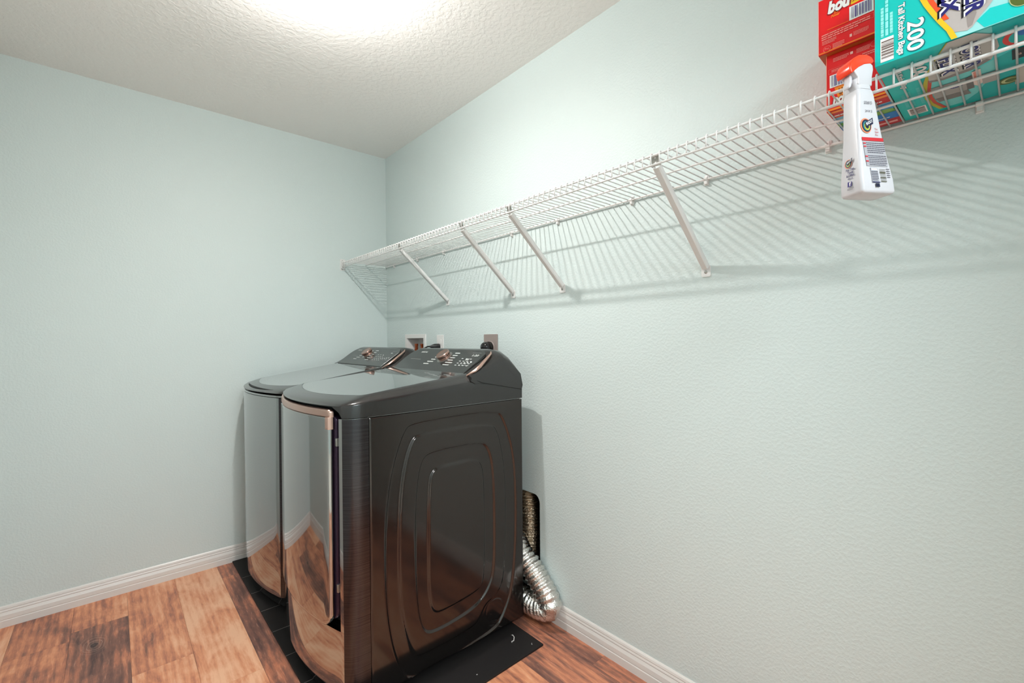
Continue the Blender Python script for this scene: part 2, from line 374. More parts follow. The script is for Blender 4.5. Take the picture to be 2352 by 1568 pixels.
# braces
for xb in (.752, 1.303, 1.612, 2.219):
    hw = .0108; z_t = ZS-.032
    bm = B()
    A = Vector((xb, -.284, ZS-.029)); F = Vector((xb, -.004, 1.428)); d = (F-A).normalized(); nrm = Vector((0, d.z, -d.y)).normalized()  # faces room
    if nrm.y > 0: nrm = -nrm
    sec = [(-hw, -.004), (-hw, .008), (-hw*.7, .012), (hw*.7, .012), (hw, .008), (hw, -.004), (hw-.002, -.004), (hw*.6, .009), (-hw*.6, .009), (-hw+.002, -.004)]
    loft(bm, [[P+Vector((a, 0, 0))+nrm*b_ for a, b_ in sec] for P in (A, F)])
    br = obj('support_brace', bm, white_metal, sh)
    bm = B(); prism(bm, rrect(xb-.0145, 1.396, xb+.0145, 1.432, .005), 1, -.0035, -.0002)
    obj('foot_plate', bm, white_metal, br)
    bm = B(); lathe(bm, [(.0048, 0), (.0045, .002), (.0025, .003), (.001, .003)], (xb, -.0035, 1.411), (0, -1, 0), 12); obj('screw', bm, steel, br)
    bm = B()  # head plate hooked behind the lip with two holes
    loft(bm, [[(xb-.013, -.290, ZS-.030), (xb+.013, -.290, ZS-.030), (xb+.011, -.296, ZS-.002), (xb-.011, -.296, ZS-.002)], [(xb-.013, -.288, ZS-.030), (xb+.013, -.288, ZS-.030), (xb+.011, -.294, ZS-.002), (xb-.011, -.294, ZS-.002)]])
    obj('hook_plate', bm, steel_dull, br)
    bm = B()
    for zz in (ZS-.010, ZS-.022): lathe(bm, [(.0026, 0), (.0026, .0006)], (xb, -.2945 if zz > ZS-.015 else -.2925, zz), (0, -1, 0), 10)
    obj('rivet', bm, white_metal, br)
# wall clips
for xc in (.124, .43, .722, 1.0, 1.30, 1.591, 1.951, 2.223, 2.545, 2.82, 3.1):
    bm = B(); box(bm, (xc-.007, -.003, ZS-.022), (xc+.007, 0, ZS+.010)); tube(bm, [(xc-.006, -.009, ZS-.0045), (xc+.006, -.009, ZS-.0045)], .0062, 12)
    box(bm, (xc-.005, -.012, ZS-.020), (xc+.005, -.003, ZS-.008))
    c = obj('wall_clip', bm, white_plastic, sh, bevel=.001)
    bm = B(); lathe(bm, [(.0038, 0), (.0035, .0018), (.001, .002)], (xc, -.003, ZS+.006), (0, -1, 0), 10); obj('screw', bm, white_metal, c)
# end bracket on the left wall
bm = B(); box(bm, (0, -.316, ZS-.052), (.003, -.284, ZS+.020)); box(bm, (.003, -.314, ZS-.038), (.020, -.311, ZS+.004)); box(bm, (.003, -.300, ZS-.038), (.020, -.292, ZS-.034)); box(bm, (.003, -.314, ZS-.041), (.022, -.290, ZS-.037))
eb = obj('end_bracket', bm, white_plastic, sh, bevel=.0012)
for zz in (ZS+.011, ZS-.046):
    bm = B(); lathe(bm, [(.003, 0), (.0026, .0016), (.001, .0018)], (.003, -.303, zz), (1, 0, 0), 10); obj('screw', bm, steel, eb)

# ------------------------------------------------------------------ washer and dryer shells
WW = .70; YB = -.11
def front_curve(uu, bow=.05):
    return -.918+bow*((uu-.35)/.31)**2
def outline(x0, inx=0., iny=0., front=None, corner=True, nf=20, nc=6, back=YB, si=0., cr=.055):
    """closed loop seen from above: back right, right side, right corner, bowed front, left corner, left side, back left.
    inx insets the sides, iny the front; recess=(u0,u1,y) pulls the front between u0 and u1 back to y"""
    P = []; sx = (WW/2-inx)/(WW/2)
    def q(uu, y): return (x0+.35+(uu-.35)*sx, y+iny)
    P.append((x0+WW-inx-si, back)); P.append((x0+WW-inx-si, -.785+iny*.5)); P.append((x0+WW-inx, -.788+iny*.5))
    for i in range(nc+1):
        t = i/nc; a, b_, c = (.70, -.855+cr), (.70, -.855), (.70-cr*.727, front_curve(.70-cr*.727))
        uu = (1-t)**2*a[0]+2*t*(1-t)*b_[0]+t*t*c[0]; y = (1-t)**2*a[1]+2*t*(1-t)*b_[1]+t*t*c[1]; P.append(q(uu, y))
    for i in range(1, nf):
        uu = .70-cr*.727-(.70-2*cr*.727)*i/nf
        P.append(q(uu, front_curve(uu)))
    for i in range(nc+1):
        t = 1-i/nc; a, b_, c = (0, -.855+cr), (0, -.855), (cr*.727, front_curve(cr*.727))
        uu = (1-t)**2*a[0]+2*t*(1-t)*b_[0]+t*t*c[0]; y = (1-t)**2*a[1]+2*t*(1-t)*b_[1]+t*t*c[1]; P.append(q(uu, y))
    P.append((x0+inx, -.788+iny*.5)); P.append((x0+inx+si, -.785+iny*.5)); P.append((x0+inx+si, back))
    return P
LOOPS = [[(-0.626, 0.919), (-0.256, 0.922), (-0.212, 0.885), (-0.158, 0.731), (-0.148, 0.52), (-0.155, 0.328), (-0.175, 0.173), (-0.217, 0.09), (-0.266, 0.039), (-0.618, 0.029), (-0.664, 0.046), (-0.707, 0.158), (-0.732, 0.324), (-0.733, 0.572), (-0.711, 0.752), (-0.662, 0.892)],
[(-0.601, 0.876), (-0.285, 0.873), (-0.242, 0.836), (-0.21, 0.687), (-0.205, 0.496), (-0.212, 0.308), (-0.225, 0.214), (-0.264, 0.177), (-0.312, 0.165), (-0.335, 0.131), (-0.367, 0.097), (-0.595, 0.093), (-0.631, 0.107), (-0.662, 0.207), (-0.682, 0.336), (-0.681, 0.588), (-0.667, 0.743), (-0.634, 0.852)],
[(-0.553, 0.806), (-0.332, 0.806), (-0.291, 0.776), (-0.268, 0.684), (-0.264, 0.474), (-0.268, 0.29), (-0.292, 0.224), (-0.357, 0.169), (-0.549, 0.152), (-0.594, 0.178), (-0.615, 0.278), (-0.621, 0.475), (-0.616, 0.668), (-0.595, 0.781)],
[(-0.519, 0.743), (-0.36, 0.746), (-0.324, 0.716), (-0.316, 0.635), (-0.315, 0.415), (-0.32, 0.256), (-0.348, 0.23), (-0.509, 0.216), (-0.548, 0.225), (-0.566, 0.279), (-0.568, 0.458), (-0.562, 0.702), (-0.546, 0.735)]]
def chaikin(L, n=3):
    for _ in range(n):
        o = []
        for i, p in enumerate(L):
            q = L[(i+1) % len(L)]; o += [(p[0]*.75+q[0]*.25, p[1]*.75+q[1]*.25), (p[0]*.25+q[0]*.75, p[1]*.25+q[1]*.75)]
        L = o
    return L
def sdf(px, py, L):
    L = np.array(L); A = L; Bq = np.roll(L, -1, axis=0); d = np.full(px.shape, 9.); ins = np.zeros(px.shape, bool)
    for a, b_ in zip(A, Bq):
        e = b_-a; t = np.clip(((px-a[0])*e[0]+(py-a[1])*e[1])/(e@e+1e-12), 0, 1)
        d = np.minimum(d, np.hypot(px-a[0]-t*e[0], py-a[1]-t*e[1]))
        c = ((a[1] > py) != (b_[1] > py)) & (px < (b_[0]-a[0])*(py-a[1])/(b_[1]-a[1]+1e-12)+a[0]); ins ^= c
    return np.where(ins, -d, d)
def side_panel(x, parent, z0=.034, z1=.953, y0=-.784, y1=-.111, step=.003):
    ny = int((y1-y0)/step); nz = int((z1-z0)/step)
    Y, Z = np.meshgrid(np.linspace(y0, y1, ny+1), np.linspace(z0, z1, nz+1))
    def S(L): return 1/(1+np.exp(sdf(Y, Z, chaikin(L))/.0011))
    s = [S(L) for L in LOOPS]
    h = -.006*s[0]+.006*s[1]-.006*s[2]+.006*s[3]
    rc = np.hypot(Y+.262, Z-.118); h += -.0012*np.exp(-((rc-.047)/.003)**2)
    # bottom rear corner rounded off
    X = x+h
    edge = np.minimum(np.minimum(Y-y0, y1-Y), np.minimum(Z-z0, z1-Z)); X = X-.0025*np.clip(1-edge/.005, 0, 1)**2
    verts = np.stack([X, Y, Z], -1).reshape(-1, 3)-np.array(loc_of(parent))
    idx = np.arange((ny+1)*(nz+1)).reshape(nz+1, ny+1)
    F = np.stack([idx[:-1, :-1], idx[:-1, 1:], idx[1:, 1:], idx[1:, :-1]], -1).reshape(-1, 4)
    me = bpy.data.meshes.new('side_panel'); me.from_pydata(verts.tolist(), [], F.tolist()); me.materials.append(side_m)
    me.polygons.foreach_set('use_smooth', [True]*len(me.polygons))
    o = bpy.data.objects.new('side_panel', me); COL.objects.link(o); o.parent = parent; return o

def front_slab(name, x0, u0, u1, z0, z1, fwd, thick, m, parent, rtr=.0, rbr=.03, nu=26, nz=16, edge=.006, corners=(0, 0, 0, 0)):
    """slab that follows the bow of the front; corners = radius at BL, BR, TR, TL"""
    rbl, rbr, rtr, rtl = corners
    bm = B(); zs = set([z0, z1])
    for i in range(nz+1): zs.add(z0+(z1-z0)*i/nz)
    for rr_ in (rbl, rbr):
        for i in range(7): zs.add(z0+rr_*(1-math.cos(i/6*PI/2)))
    for rr_ in (rtl, rtr):
        for i in range(7): zs.add(z1-rr_*(1-math.cos(i/6*PI/2)))
    zs = sorted(zs)
    def lim(z):
        a, b_ = u0, u1
        if rbl and z < z0+rbl: a = u0+rbl-math.sqrt(max(0, rbl**2-(z0+rbl-z)**2))
        if rtl and z > z1-rtl: a = u0+rtl-math.sqrt(max(0, rtl**2-(z-z1+rtl)**2))
        if rbr and z < z0+rbr: b_ = u1-rbr+math.sqrt(max(0, rbr**2-(z0+rbr-z)**2))
        if rtr and z > z1-rtr: b_ = u1-rtr+math.sqrt(max(0, rtr**2-(z-z1+rtr)**2))
        return a, b_
    G = []; Gb = []
    ts = [0, .25*edge/(u1-u0), edge/(u1-u0)]+[edge/(u1-u0)+(1-2*edge/(u1-u0))*i/nu for i in range(1, nu)]+[1-edge/(u1-u0), 1-.25*edge/(u1-u0), 1]
    zz = [z0, z0+edge*.3, z0+edge]+[z for z in zs if z0+edge*1.2 < z < z1-edge*1.2]+[z1-edge, z1-edge*.3, z1]
    for z in zz:
        a, b_ = lim(z); row = []; rb = []
        for t in ts:
            uu = a+(b_-a)*t; ed = min((uu-a), (b_-uu), z-z0, z1-z)
            k = max(0, 1-ed/edge); y = front_curve(min(max(uu, 0.0), .70))-fwd+edge*(1-math.sqrt(max(0, 1-k*k)))
            row.append(bm.verts.new((x0+uu, y, z))); rb.append(bm.verts.new((x0+uu, front_curve(uu)-fwd+thick, z)))
        G.append(row); Gb.append(rb)
    for Q in (G, Gb):
        for a, b_ in zip(Q, Q[1:]):
            for i in range(len(a)-1): bm.faces.new((a[i], a[i+1], b_[i+1], b_[i]))
    per = [(0, i) for i in range(len(ts))]+[(j, len(ts)-1) for j in range(1, len(zz))]+[(len(zz)-1, i) for i in range(len(ts)-2, -1, -1)]+[(j, 0) for j in range(len(zz)-2, 0, -1)]
    for i, (j, k) in enumerate(per):
        j2, k2 = per[(i+1) % len(per)]; bm.faces.new((G[j][k], G[j2][k2], Gb[j2][k2], Gb[j][k]))
    return autosmooth(obj(name, bm, m, parent), 40)

def deck(x0, parent, zfront, low=.9575, name='deck', z0=1.022, sl=.117):
    """upper housing: from the seam up to the sloping flat top"""
    def zt(y): return z0+(y+.80)*sl
    o0 = outline(x0); bm = B()
    def zb(p):
        uu = p[0]-x0
        if p[1] > -.80: return low
        if zfront and uu < .665:
            return zfront if uu < .632 else low+(zfront-low)*math.sqrt(max(0, 1-((uu-.632)/.033)**2))
        return low
    R = [[(p[0], p[1], zb(p)) for p in o0], [(p[0], p[1], z0-.024+(p[1]+.8)*sl*.34) for p in o0]]
    for inx, iny, z in ((.0010, .003, z0-.019), (.0045, .009, z0-.014)): R.append([(p[0], p[1], z+(p[1]+.8)*sl*.73) for p in outline(x0, inx, iny, back=-.16, cr=.050)])
    for inx, iny, dz in ((.026, .038, -.0052), (.038, .055, -.0013), (.043, .064, 0)): R.append([(p[0], p[1], zt(p[1])+dz) for p in outline(x0, inx, iny, back=-.16, cr=.034)])
    loft(bm, R, True, False, False)
    # underside lip
    n = len(R[0]); 
    d_ = autosmooth(obj(name, bm, deck_m, parent), 45)
    # flat glossy panel in the middle
    bm = B(); rim = [(p[0], p[1], zt(p[1])) for p in outline(x0, .0432, .0645, back=-.36, cr=.034)]; rim2 = [(p[0], p[1], zt(p[1])-.0025) for p in outline(x0, .0445, .066, back=-.36, cr=.034)]
    rim3 = [(p[0], p[1], zt(p[1])+.0002) for p in outline(x0, .046, .0675, back=-.36, cr=.034)]
    loft(bm, [rim, rim2, rim3], True, False, True); obj('top_panel', bm, top_m, parent)
    return d_

A0, A1 = Vector((0, -.375, 1.0665)), Vector((0, -.2385, 1.1625))   # console front: base and top in profile
CN = Vector((0, A0.z-A1.z, A1.y-A0.y)).normalized(); CN = CN if CN.z > 0 else -CN
CV = (A1-A0).normalized()
def console(x0, parent, dryer):
    bm = B(); rings = []
    us = [0, .003, .010, .022, .040, .060, .090]+[.15, .35, .55]+[.610, .640, .660, .678, .690, .697, .70]
    for uu in us:
        e = min(uu, WW-uu); t = max(0, 1-e/.085); drop = .058*(1-math.sqrt(max(0, 1-t*t)))+(.0 if e > .003 else .004)
        lean = .010*t*t
        pr = [(A0.y-.001, A0.z-.022), (A0.y+.002, A0.z+.002), (A1.y-.012, A1.z-.008), (A1.y-.002, A1.z-.0015), (A1.y+.015, A1.z+.003), (-.185, 1.160), (-.160, 1.143), (-.138, 1.110), (-.118, 1.060), (-.107, 1.012), (-.113, .993), (-.20, 1.011), (-.330, 1.034), (-.355, 1.034)]
        ring = []
        for y, z in pr:
            k = max(0, (z-1.066)/(1.166-1.066)); zz_ = z-drop*k
            yy = y+drop*k*(.75 if y < -.2 else -.3)
            xx = x0+uu+(-.0018 if uu < .35 else .0018)*(1 if e < .03 else 0)+(lean*k if uu < .35 else -lean*k)
            ring.append((xx, yy, zz_))
        rings.append(ring)
    loft(bm, rings); c = autosmooth(obj('console', bm, deck_m, parent), 38)
    bm = B(); tube(bm, [(x0+.7022, -.113, .9945), (x0+.7022, -.200, 1.0115), (x0+.7022, -.325, 1.0365), (x0+.7010, -.345, 1.0450), (x0+.698, -.362, 1.058)], .0011, 6, True); obj('console_seam', bm, void_m, parent)
    # face panel
    P = lambda a, b_, h: Vector((x0+a, 0, 0))+A0+CV*b_+CN*h
    L = (A1-A0).length
    pts = [(.052, .004), (.050, .10), (.058, .128), (.075, .146), (.105, .156), (.18, .160), (.35, .161), (.52, .160), (.60, .157), (.632, .150), (.648, .138), (.655, .125), (.645, .004)]
    pts = [(a, b_*L/.167) for a, b_ in pts]
    bm = B(); loft(bm, [[P(a, b_, -.004) for a, b_ in pts], [P(a, b_, .0022) for a, b_ in pts], [P(.35+(a-.35)*.997, b_*.985+.001, .0032) for a, b_ in pts]]); cp = obj('control_panel', bm, con_m, parent)
    # rose trims
    for sgn in (1,):
        path = [(.668, -.006, -.001), (.682, .008, .001), (.6935, .030, .000), (.6915, .060, -.002), (.684, .095, -.002), (.676, .125, -.004), (.668, .148, -.006), (.656, .160, -.005)]
        rads = [.0022, .004, .0068, .0072, .0062, .0052, .0044, .002]
        pl = [P((a if sgn > 0 else .70-a), b_, h) for a, b_, h in path]
        bm = B(); tube(bm, pl, rads, 10); autosmooth(obj('trim_band', bm, copper, parent), 60)
    # knob
    kb = (.395, .100) if dryer else (.318, .100)
    c0 = P(kb[0], kb[1], .003)
    bm = B(); lathe(bm, [(.038, 0), (.038, .0015), (.036, .0022), (.030, .002)], c0, CN, 40); ring = obj('knob_ring', bm, steel, parent, smooth=False)
    bm = B(); lathe(bm, [(.028, 0), (.0275, .004), (.0305, .010), (.0315, .022), (.0302, .0245), (.0288, .0252), (.027, .0246), (.001, .0240)], c0, CN, 40); kn = autosmooth(obj('knob', bm, copper_dk, parent), 40)
    # print
    D = Decal(P(0, 0, .0033), (1, 0, 0), CV, cp, .0003)
    W_ = (205, 208, 205); G_ = (150, 152, 150)
    D.text(W_, 'SAMSUNG', .175 if dryer else .14, .134, .013, width=.055, bold=.02)
    D.rect(G_, .12, .0775, .215, .0795, 1)
    rdm = random.Random(3 if dryer else 5)
    kx = kb[0]
    for j in range(6):      # cycle names left and right of the dial
        yy = .050+j*.0165
        if j < 5: D.lines(W_, kx-.115+j*.012, yy-.003, kx-.060+j*.008, yy+.003, 1, fill=.9, seed=j)
        D.lines(W_, kx+.045, yy-.003, kx+.105-.004*j, yy+.003, 1, fill=.9, seed=20+j)
    for j in range(3): 
        for i in range(4): D.rect(W_, kx+.135+i*.026, .050+j*.014, kx+.148+i*.026, .0535+j*.014, 1)
    D.rect(W_, kx+.135, .095, kx+.147, .099, 1); D.rect(W_, kx+.165, .095, kx+.177, .099, 1); D.rect(W_, kx+.195, .094, kx+.207, .098, 1)
    if dryer:
        D.text(W_, '1:20', .600, .120, .017, bold=.02, width=.042); D.text(W_, '80', .575, .092, .016, bold=.02, width=.022); D.rect(G_, .565, .1365, .625, .138, 1)
    else:
        D.text(W_, '46', .590, .115, .012, width=.025); D.rect(G_, .575, .130, .62, .132, 1)
    for i in range(4): D.ell(W_, .560+i*.020, .066+.003*i, .005, .004, 1, n=12); D.rect(G_, .553+i*.02, .054, .566+i*.02, .057, 1)
    D.done('control_print')
    return c

def machine(x0, name, label, cat, dryer):
    t = thing(name, label, cat, (x0+.35, -.5, .008))
    m_front = body_m
    # cabinet: kick, lower front, recessed door pocket, corners
    bm = B()
    if dryer:
        loft(bm, [[(*p, z) for p in outline(x0, i, j, si=.009)] for z, i, j in ((.024, .010, .022), (.070, .004, .010), (.078, 0, .001), (.086, 0, 0), (.274, 0, 0))])
        # upper shell behind the door, with the right corner kept full
        def pocket(z):
            P = []
            for p in outline(x0, si=.009):
                uu = p[0]-x0
                if p[1] < -.83 and uu < .648: P.append((p[0] if uu > .004 else x0+.004, max(p[1], -.846)+.012 if uu < .62 else -.834, z))
                else: P.append((p[0], p[1], z))
            return P
        loft(bm, [pocket(.2735), pocket(.9555)])
        cab = autosmooth(obj('cabinet', bm, [m_front], t), 40)
        # dark liner inside the pocket
        front_slab('door_liner', x0, .006, .640, .280, .992, -.030, .012, void_m, t)
        ed = front_slab('door_edge', x0, .560, .6285, .292, .962, -.012, .022, purple, t, corners=(0, .03, .02, 0), nu=4, edge=.004)
        dr = front_slab('door', x0, .003, .618, .276, .958, .008, .014, m_front, t, corners=(.0, .035, .012, .0), edge=.005)
        # rose handle: bar along the top and short leg on the right
        h = front_slab('door_handle', x0, .003, .622, .957, .983, .006, .016, copper, t, corners=(0, 0, .012, .004), edge=.006)
        h2 = front_slab('handle_leg', x0, .606, .6225, .918, .9585, .0105, .018, copper, t, nu=3, corners=(0, 0, 0, 0), edge=.004)
        for zz in (.40, .875):
            front_slab('door_hinge', x0, .6265, .6345, zz-.012, zz+.014, -.010, .010, steel, t, nu=2, nz=2, edge=.001)
        D = Decal((x0+.50, front_curve(.535)-.0085, .905), Vector((.1, (front_curve(.59)-front_curve(.48))/.11*.1, 0)), (0, 0, 1), dr, .0004); us = [(.020, .047), (.062, .089)]
    else:
        loft(bm, [[(*p, z) for p in outline(x0, i, j, si=.009)] for z, i, j in ((.024, .010, .022), (.070, .004, .010), (.078, 0, .001), (.086, 0, 0), (.952, 0, 0), (.9545, .0015, .0015))])
        cab = autosmooth(obj('cabinet', bm, m_front, t), 40)
        D = Decal((x0+.50, front_curve(.555)-.0006, .905), Vector((.1, (front_curve(.60)-front_curve(.51))/.09*.1, 0)), (0, 0, 1), cab, .0004); us = [(.050, .075), (.098, .123)]
    for a, b_ in us:
        D.rect((225, 224, 220), a, 0, b_, .030); D.lines((110, 108, 105), a+.006, .003, b_-.006, .027, 3, horizontal=False, l=1, fill=.5)
    D.ell((170, 168, 165), us[0][0]-.016, .014, .005, .007); D.rect((170, 168, 165), us[0][1]+.004, .012, us[1][0]-.004, .018)
    D.done('sticker')
    # corner strip right (brushed)
    bm = B(); pr = outline(x0)[2:9]; pin = outline(x0, .003, .003)[2:9]
    pr = [(p[0]+.0008, p[1]-.0004) for p in pr]; pr = [(pr[0][0], -.7865)]+pr[1:]
    loop = pr+[(q[0], q[1]) for q in pin[::-1]]
    loft(bm, [[(*p, z) for p in loop] for z in (.080, .9545)]); autosmooth(obj('corner_strip', bm, strip_m, t), 40)
    side_panel(x0+WW+.001, t)
    if not dryer or True:
        bm = bx((x0-.001, -.783, .034), (x0+.003, -.112, .953)); obj('side_panel', bm, side_m, t, bevel=.001)
    obj('back_panel', bx((x0+.02, -.1125, .05), (x0+.68, -.106, .99)), steel, t)
    if dryer:
        deck(x0, t, .992)
        obj('deck_underside', bx((x0+.01, -.80, .952), (x0+WW-.01, -.13, .985)), void_m, t)
    else:
        # rim under the lid, dark gap, lid
        bm = B(); loft(bm, [[(*p, .9575) for p in outline(x0)], [(*p, .9655) for p in outline(x0)], [(*p, .968) for p in outline(x0, .003, .005)]]); autosmooth(obj('rim', bm, m_front, t), 40)
        bm = B(); loft(bm, [[(*p, .967) for p in outline(x0, .012, .022)], [(*p, .985) for p in outline(x0, .012, .022)]]); obj('lid_gap', bm, void_m, t)
        deck(x0, t, None, low=.9745, name='lid', z0=1.003, sl=.154)
    console(x0, t, dryer)
    for a, b_ in ((.06, -.17), (.64, -.17), (.06, -.78), (.64, -.78)):
        bm = B(); lathe(bm, [(.02, 0), (.02, .010), (.012, .012), (.012, .022)], (x0+a, b_, .008), seg=16); obj('foot', bm, black_pl, t)
    return t
machine(.045, 'washer', 'charcoal metallic washing machine in the corner with plain curved front', 'washing machine', False)
machine(.775, 'dryer', 'charcoal metallic dryer with rose-coloured door handle and ribbed side panel', 'dryer', True)

# ------------------------------------------------------------------ mat under the machines
MT = thing('floor_mat', 'thin black rubber mat under the washer and dryer', 'mat', (.82, -.54, 0))
bm = B(); prism(bm, [(.018, -.928), (1.632, -.918), (1.628, -.148), (.020, -.150)], 2, 0.0002, .0078); obj('mat_sheet', bm, mat_m, MT, bevel=.001)
seam_m = mat('mat_seam', (.16, .13, .125), .4)
for xx in (.255, .450, .640, .830, 1.02, 1.21, 1.40):
    obj('mat_seam', bx((xx-.0012, -.925, .0078), (xx+.0012, -.152, .0082)), seam_m, MT)
# lint on the mat
lint_m = mat('lint', (.62, .58, .56), .9)
def lint(x, y, sc, label):
    bm = B(); rd = random.Random(int(x*999)); p = Vector((x, y, .0092)); pts = []
    for i in range(9):
        pts.append(p.copy()); p = p+Vector((rd.uniform(-1, 1)*.006*sc, rd.uniform(-1, 1)*.006*sc, rd.uniform(-.0003, .0006)))
    tube(bm, pts, .0012*sc, 6); tag(obj('lint', bm, lint_m, smooth=True), label, 'lint')
lint(1.54, -.235, 1.5, 'pale curled scrap of lint on the black mat beside the dryer')
lint(1.60, -.185, .5, 'thin thread of lint near the back corner of the black mat')
lint(1.585, -.44, .45, 'tiny white speck of lint near the side edge of the black mat')

# ------------------------------------------------------------------ dryer vent recess and duct
vb = thing('vent_box', 'black recessed vent box in the wall behind the dryer', 'vent', (1.37, .05, .10))
bm = B(); p0 = rrect(1.27, .10, 1.465, .515, .035, 6); p1 = rrect(1.2715, .1015, 1.4635, .5135, .034, 6)
R = [[(a, 0.0, c) for a, c in p1], [(a, .108, c) for a, c in p1]]
loft(bm, [[(a, .001, c) for a, c in p0], [(a, .001, c) for a, c in p1], [(a, .107, c) for a, c in p1]], True, False, True)
obj('recess_liner', bm, mat('vent_box_metal', (.02, .018, .016), .35, .6), vb)
bm = B()
def corrugated(bm, pts, rad, pitch=.015, amp=.0045, seg=30, seed=1):
    # resample path
    P = [Vector(p) for p in pts]; out = []
    def cr(a, b_, c, d, t): return .5*((2*b_)+(c-a)*t+(2*a-5*b_+4*c-d)*t*t+(3*b_-a-3*c+d)*t**3)
    for i in range(len(P)-1):
        a = P[max(i-1, 0)]; d = P[min(i+2, len(P)-1)]
        for k in range(40): out.append(cr(a, P[i], P[i+1], d, k/40))
    out.append(P[-1]); L = [0]
    for a, b_ in zip(out, out[1:]): L.append(L[-1]+(b_-a).length)
    n = int(L[-1]/(pitch/7)); rd = random.Random(seed); res = []; rads = []; j = 0
    for i in range(n+1):
        s = L[-1]*i/n
        while j < len(L)-2 and L[j+1] < s: j += 1
        t = (s-L[j])/max(1e-9, L[j+1]-L[j]); res.append(out[j].lerp(out[j+1], t)); rads.append(rad+amp*math.sin(2*PI*s/pitch))
    tube(bm, res, rads, seg, cap=False)
    for v in bm.verts:
        v.co += Vector((rd.uniform(-1, 1), rd.uniform(-1, 1), rd.uniform(-1, 1)))*.0019
    return bm
corrugated(bm, [(1.335, .052, .512), (1.345, .052, .42), (1.350, .052, .30), (1.348, .050, .19)], .043)
obj('inner_duct', bm, foil_dk, vb, smooth=True)
dd = thing('dryer_duct', 'crinkled silver foil dryer duct bulging out beside the dryer', 'duct', (1.52, -.06, 0.008))
bm = corrugated(B(), [(1.34, -.030, .30), (1.395, -.0535, 0.262), (1.47, -.0535, 0.212), (1.552, -.0535, 0.14), (1.572, -.0535, 0.09), (1.5, -.0535, 0.064), (1.42, -.0535, 0.066), (1.33, -.0535, 0.07)], .0465, pitch=.022, amp=.0040, seed=4)
obj('foil_sleeve', bm, foil_m, dd, smooth=True)

# ------------------------------------------------------------------ wall boxes and plugs behind the machines
vbx = thing('valve_box', 'white recessed laundry valve box in the wall behind the washer', 'wall box', (.389, 0, 1.0))
bm = B(); x0, x1, z0, z1 = .263, .515, .968, 1.241; a0, a1, c0, c1 = .287, .491, .994, 1.217
loft(bm, [[(x0, -.0005, z0), (x1, -.0005, z0), (x1, -.0005, z1), (x0, -.0005, z1)], [(x0+.001, -.006, z0+.001), (x1-.001, -.006, z0+.001), (x1-.001, -.006, z1-.001), (x0+.001, -.006, z1-.001)], [(a0, -.006, c0), (a1, -.006, c0), (a1, -.006, c1), (a0, -.006, c1)], [(a0+.003, .075, c0+.003), (a1-.003, .075, c0+.003), (a1-.003, .075, c1-.003), (a0+.003, .075, c1-.003)]], True, False, True)
obj('box_frame', bm, white_plastic, vbx)
for i, xx in enumerate((.405, .335)):
    bm = B(); lathe(bm, [(.010, .0), (.010, .05), (.013, .052), (.013, .065), (.009, .068), (.009, .085), (.011, .088), (.011, .100), (.001, .100)], (xx, .035, 1.082), seg=16)
    obj('valve', bm, mat('copper_valve%d' % i, (.42, .10, .04), .3, .9), vbx, smooth=False)
ot = thing('wall_outlet', 'white wall outlet plate with black plug behind the dryer', 'outlet', (.6745, 0, 1.176))
bm = B(); prism(bm, rrect(.640, 1.117, .709, 1.233, .003), 1, -.006, -.0004); obj('cover_plate', bm, white_plastic, ot, bevel=.0015)
for zz in (1.155, 1.195):
    bm = B(); prism(bm, rrect(.660, zz-.014, .689, zz+.014, .006), 1, -.0075, -.0055); obj('socket', bm, white_plastic, ot)
pg = thing('power_plug', 'black power plug in the white outlet, cord drooping left', 'plug', (.6745, -.0075, 1.155))
bm = B(); lathe(bm, [(.014, 0), (.016, .004), (.015, .030), (.010, .044), (.006, .056), (.001, .058)], (.672, -.0078, 1.168), (-.25, -1, -.0), 18); autosmooth(obj('plug_body', bm, black_pl, pg), 45)
bm = B(); pts = [(.660, -.058, 1.168), (.645, -.068, 1.168), (.625, -.076, 1.160), (.60, -.080, 1.140), (.585, -.080, 1.10), (.58, -.078, 1.0)]; tube(bm, pts, .0042, 8); obj('plug_cord', bm, black_pl, pg, smooth=True)
o2 = thing('dryer_outlet', 'taupe wall plate with round socket behind the dryer', 'outlet', (1.134, 0, 1.16))
taupe = mat('taupe_plate', (.30, .245, .225), .4)
bm = B(); prism(bm, rrect(1.081, 1.105, 1.187, 1.231, .003), 1, -.006, -.0004); obj('cover_plate', bm, taupe, o2, bevel=.0015)
bm = B(); lathe(bm, [(.031, 0), (.031, .002), (.029, .0035), (.001, .0035)], (1.134, -.0055, 1.166), (0, -1, 0), 28); obj('socket', bm, taupe, o2)
p2 = thing('dryer_plug', 'large round black dryer plug in the taupe wall plate', 'plug', (1.134, -.009, 1.166))
bm = B(); lathe(bm, [(.026, 0), (.029, .002), (.029, .012), (.0265, .014), (.0265, .018), (.028, .020), (.027, .034), (.021, .044), (.010, .048), (.001, .049)], (1.134, -.0092, 1.166), (0, -1, 0), 28); autosmooth(obj('plug_body', bm, black_gloss, p2), 50)
bm = B(); tube(bm, [(1.134, -.040, 1.155), (1.134, -.042, 1.12), (1.134, -.040, 1.05), (1.134, -.04, .95)], .011, 12); obj('plug_cord', bm, black_gloss, p2, smooth=True)

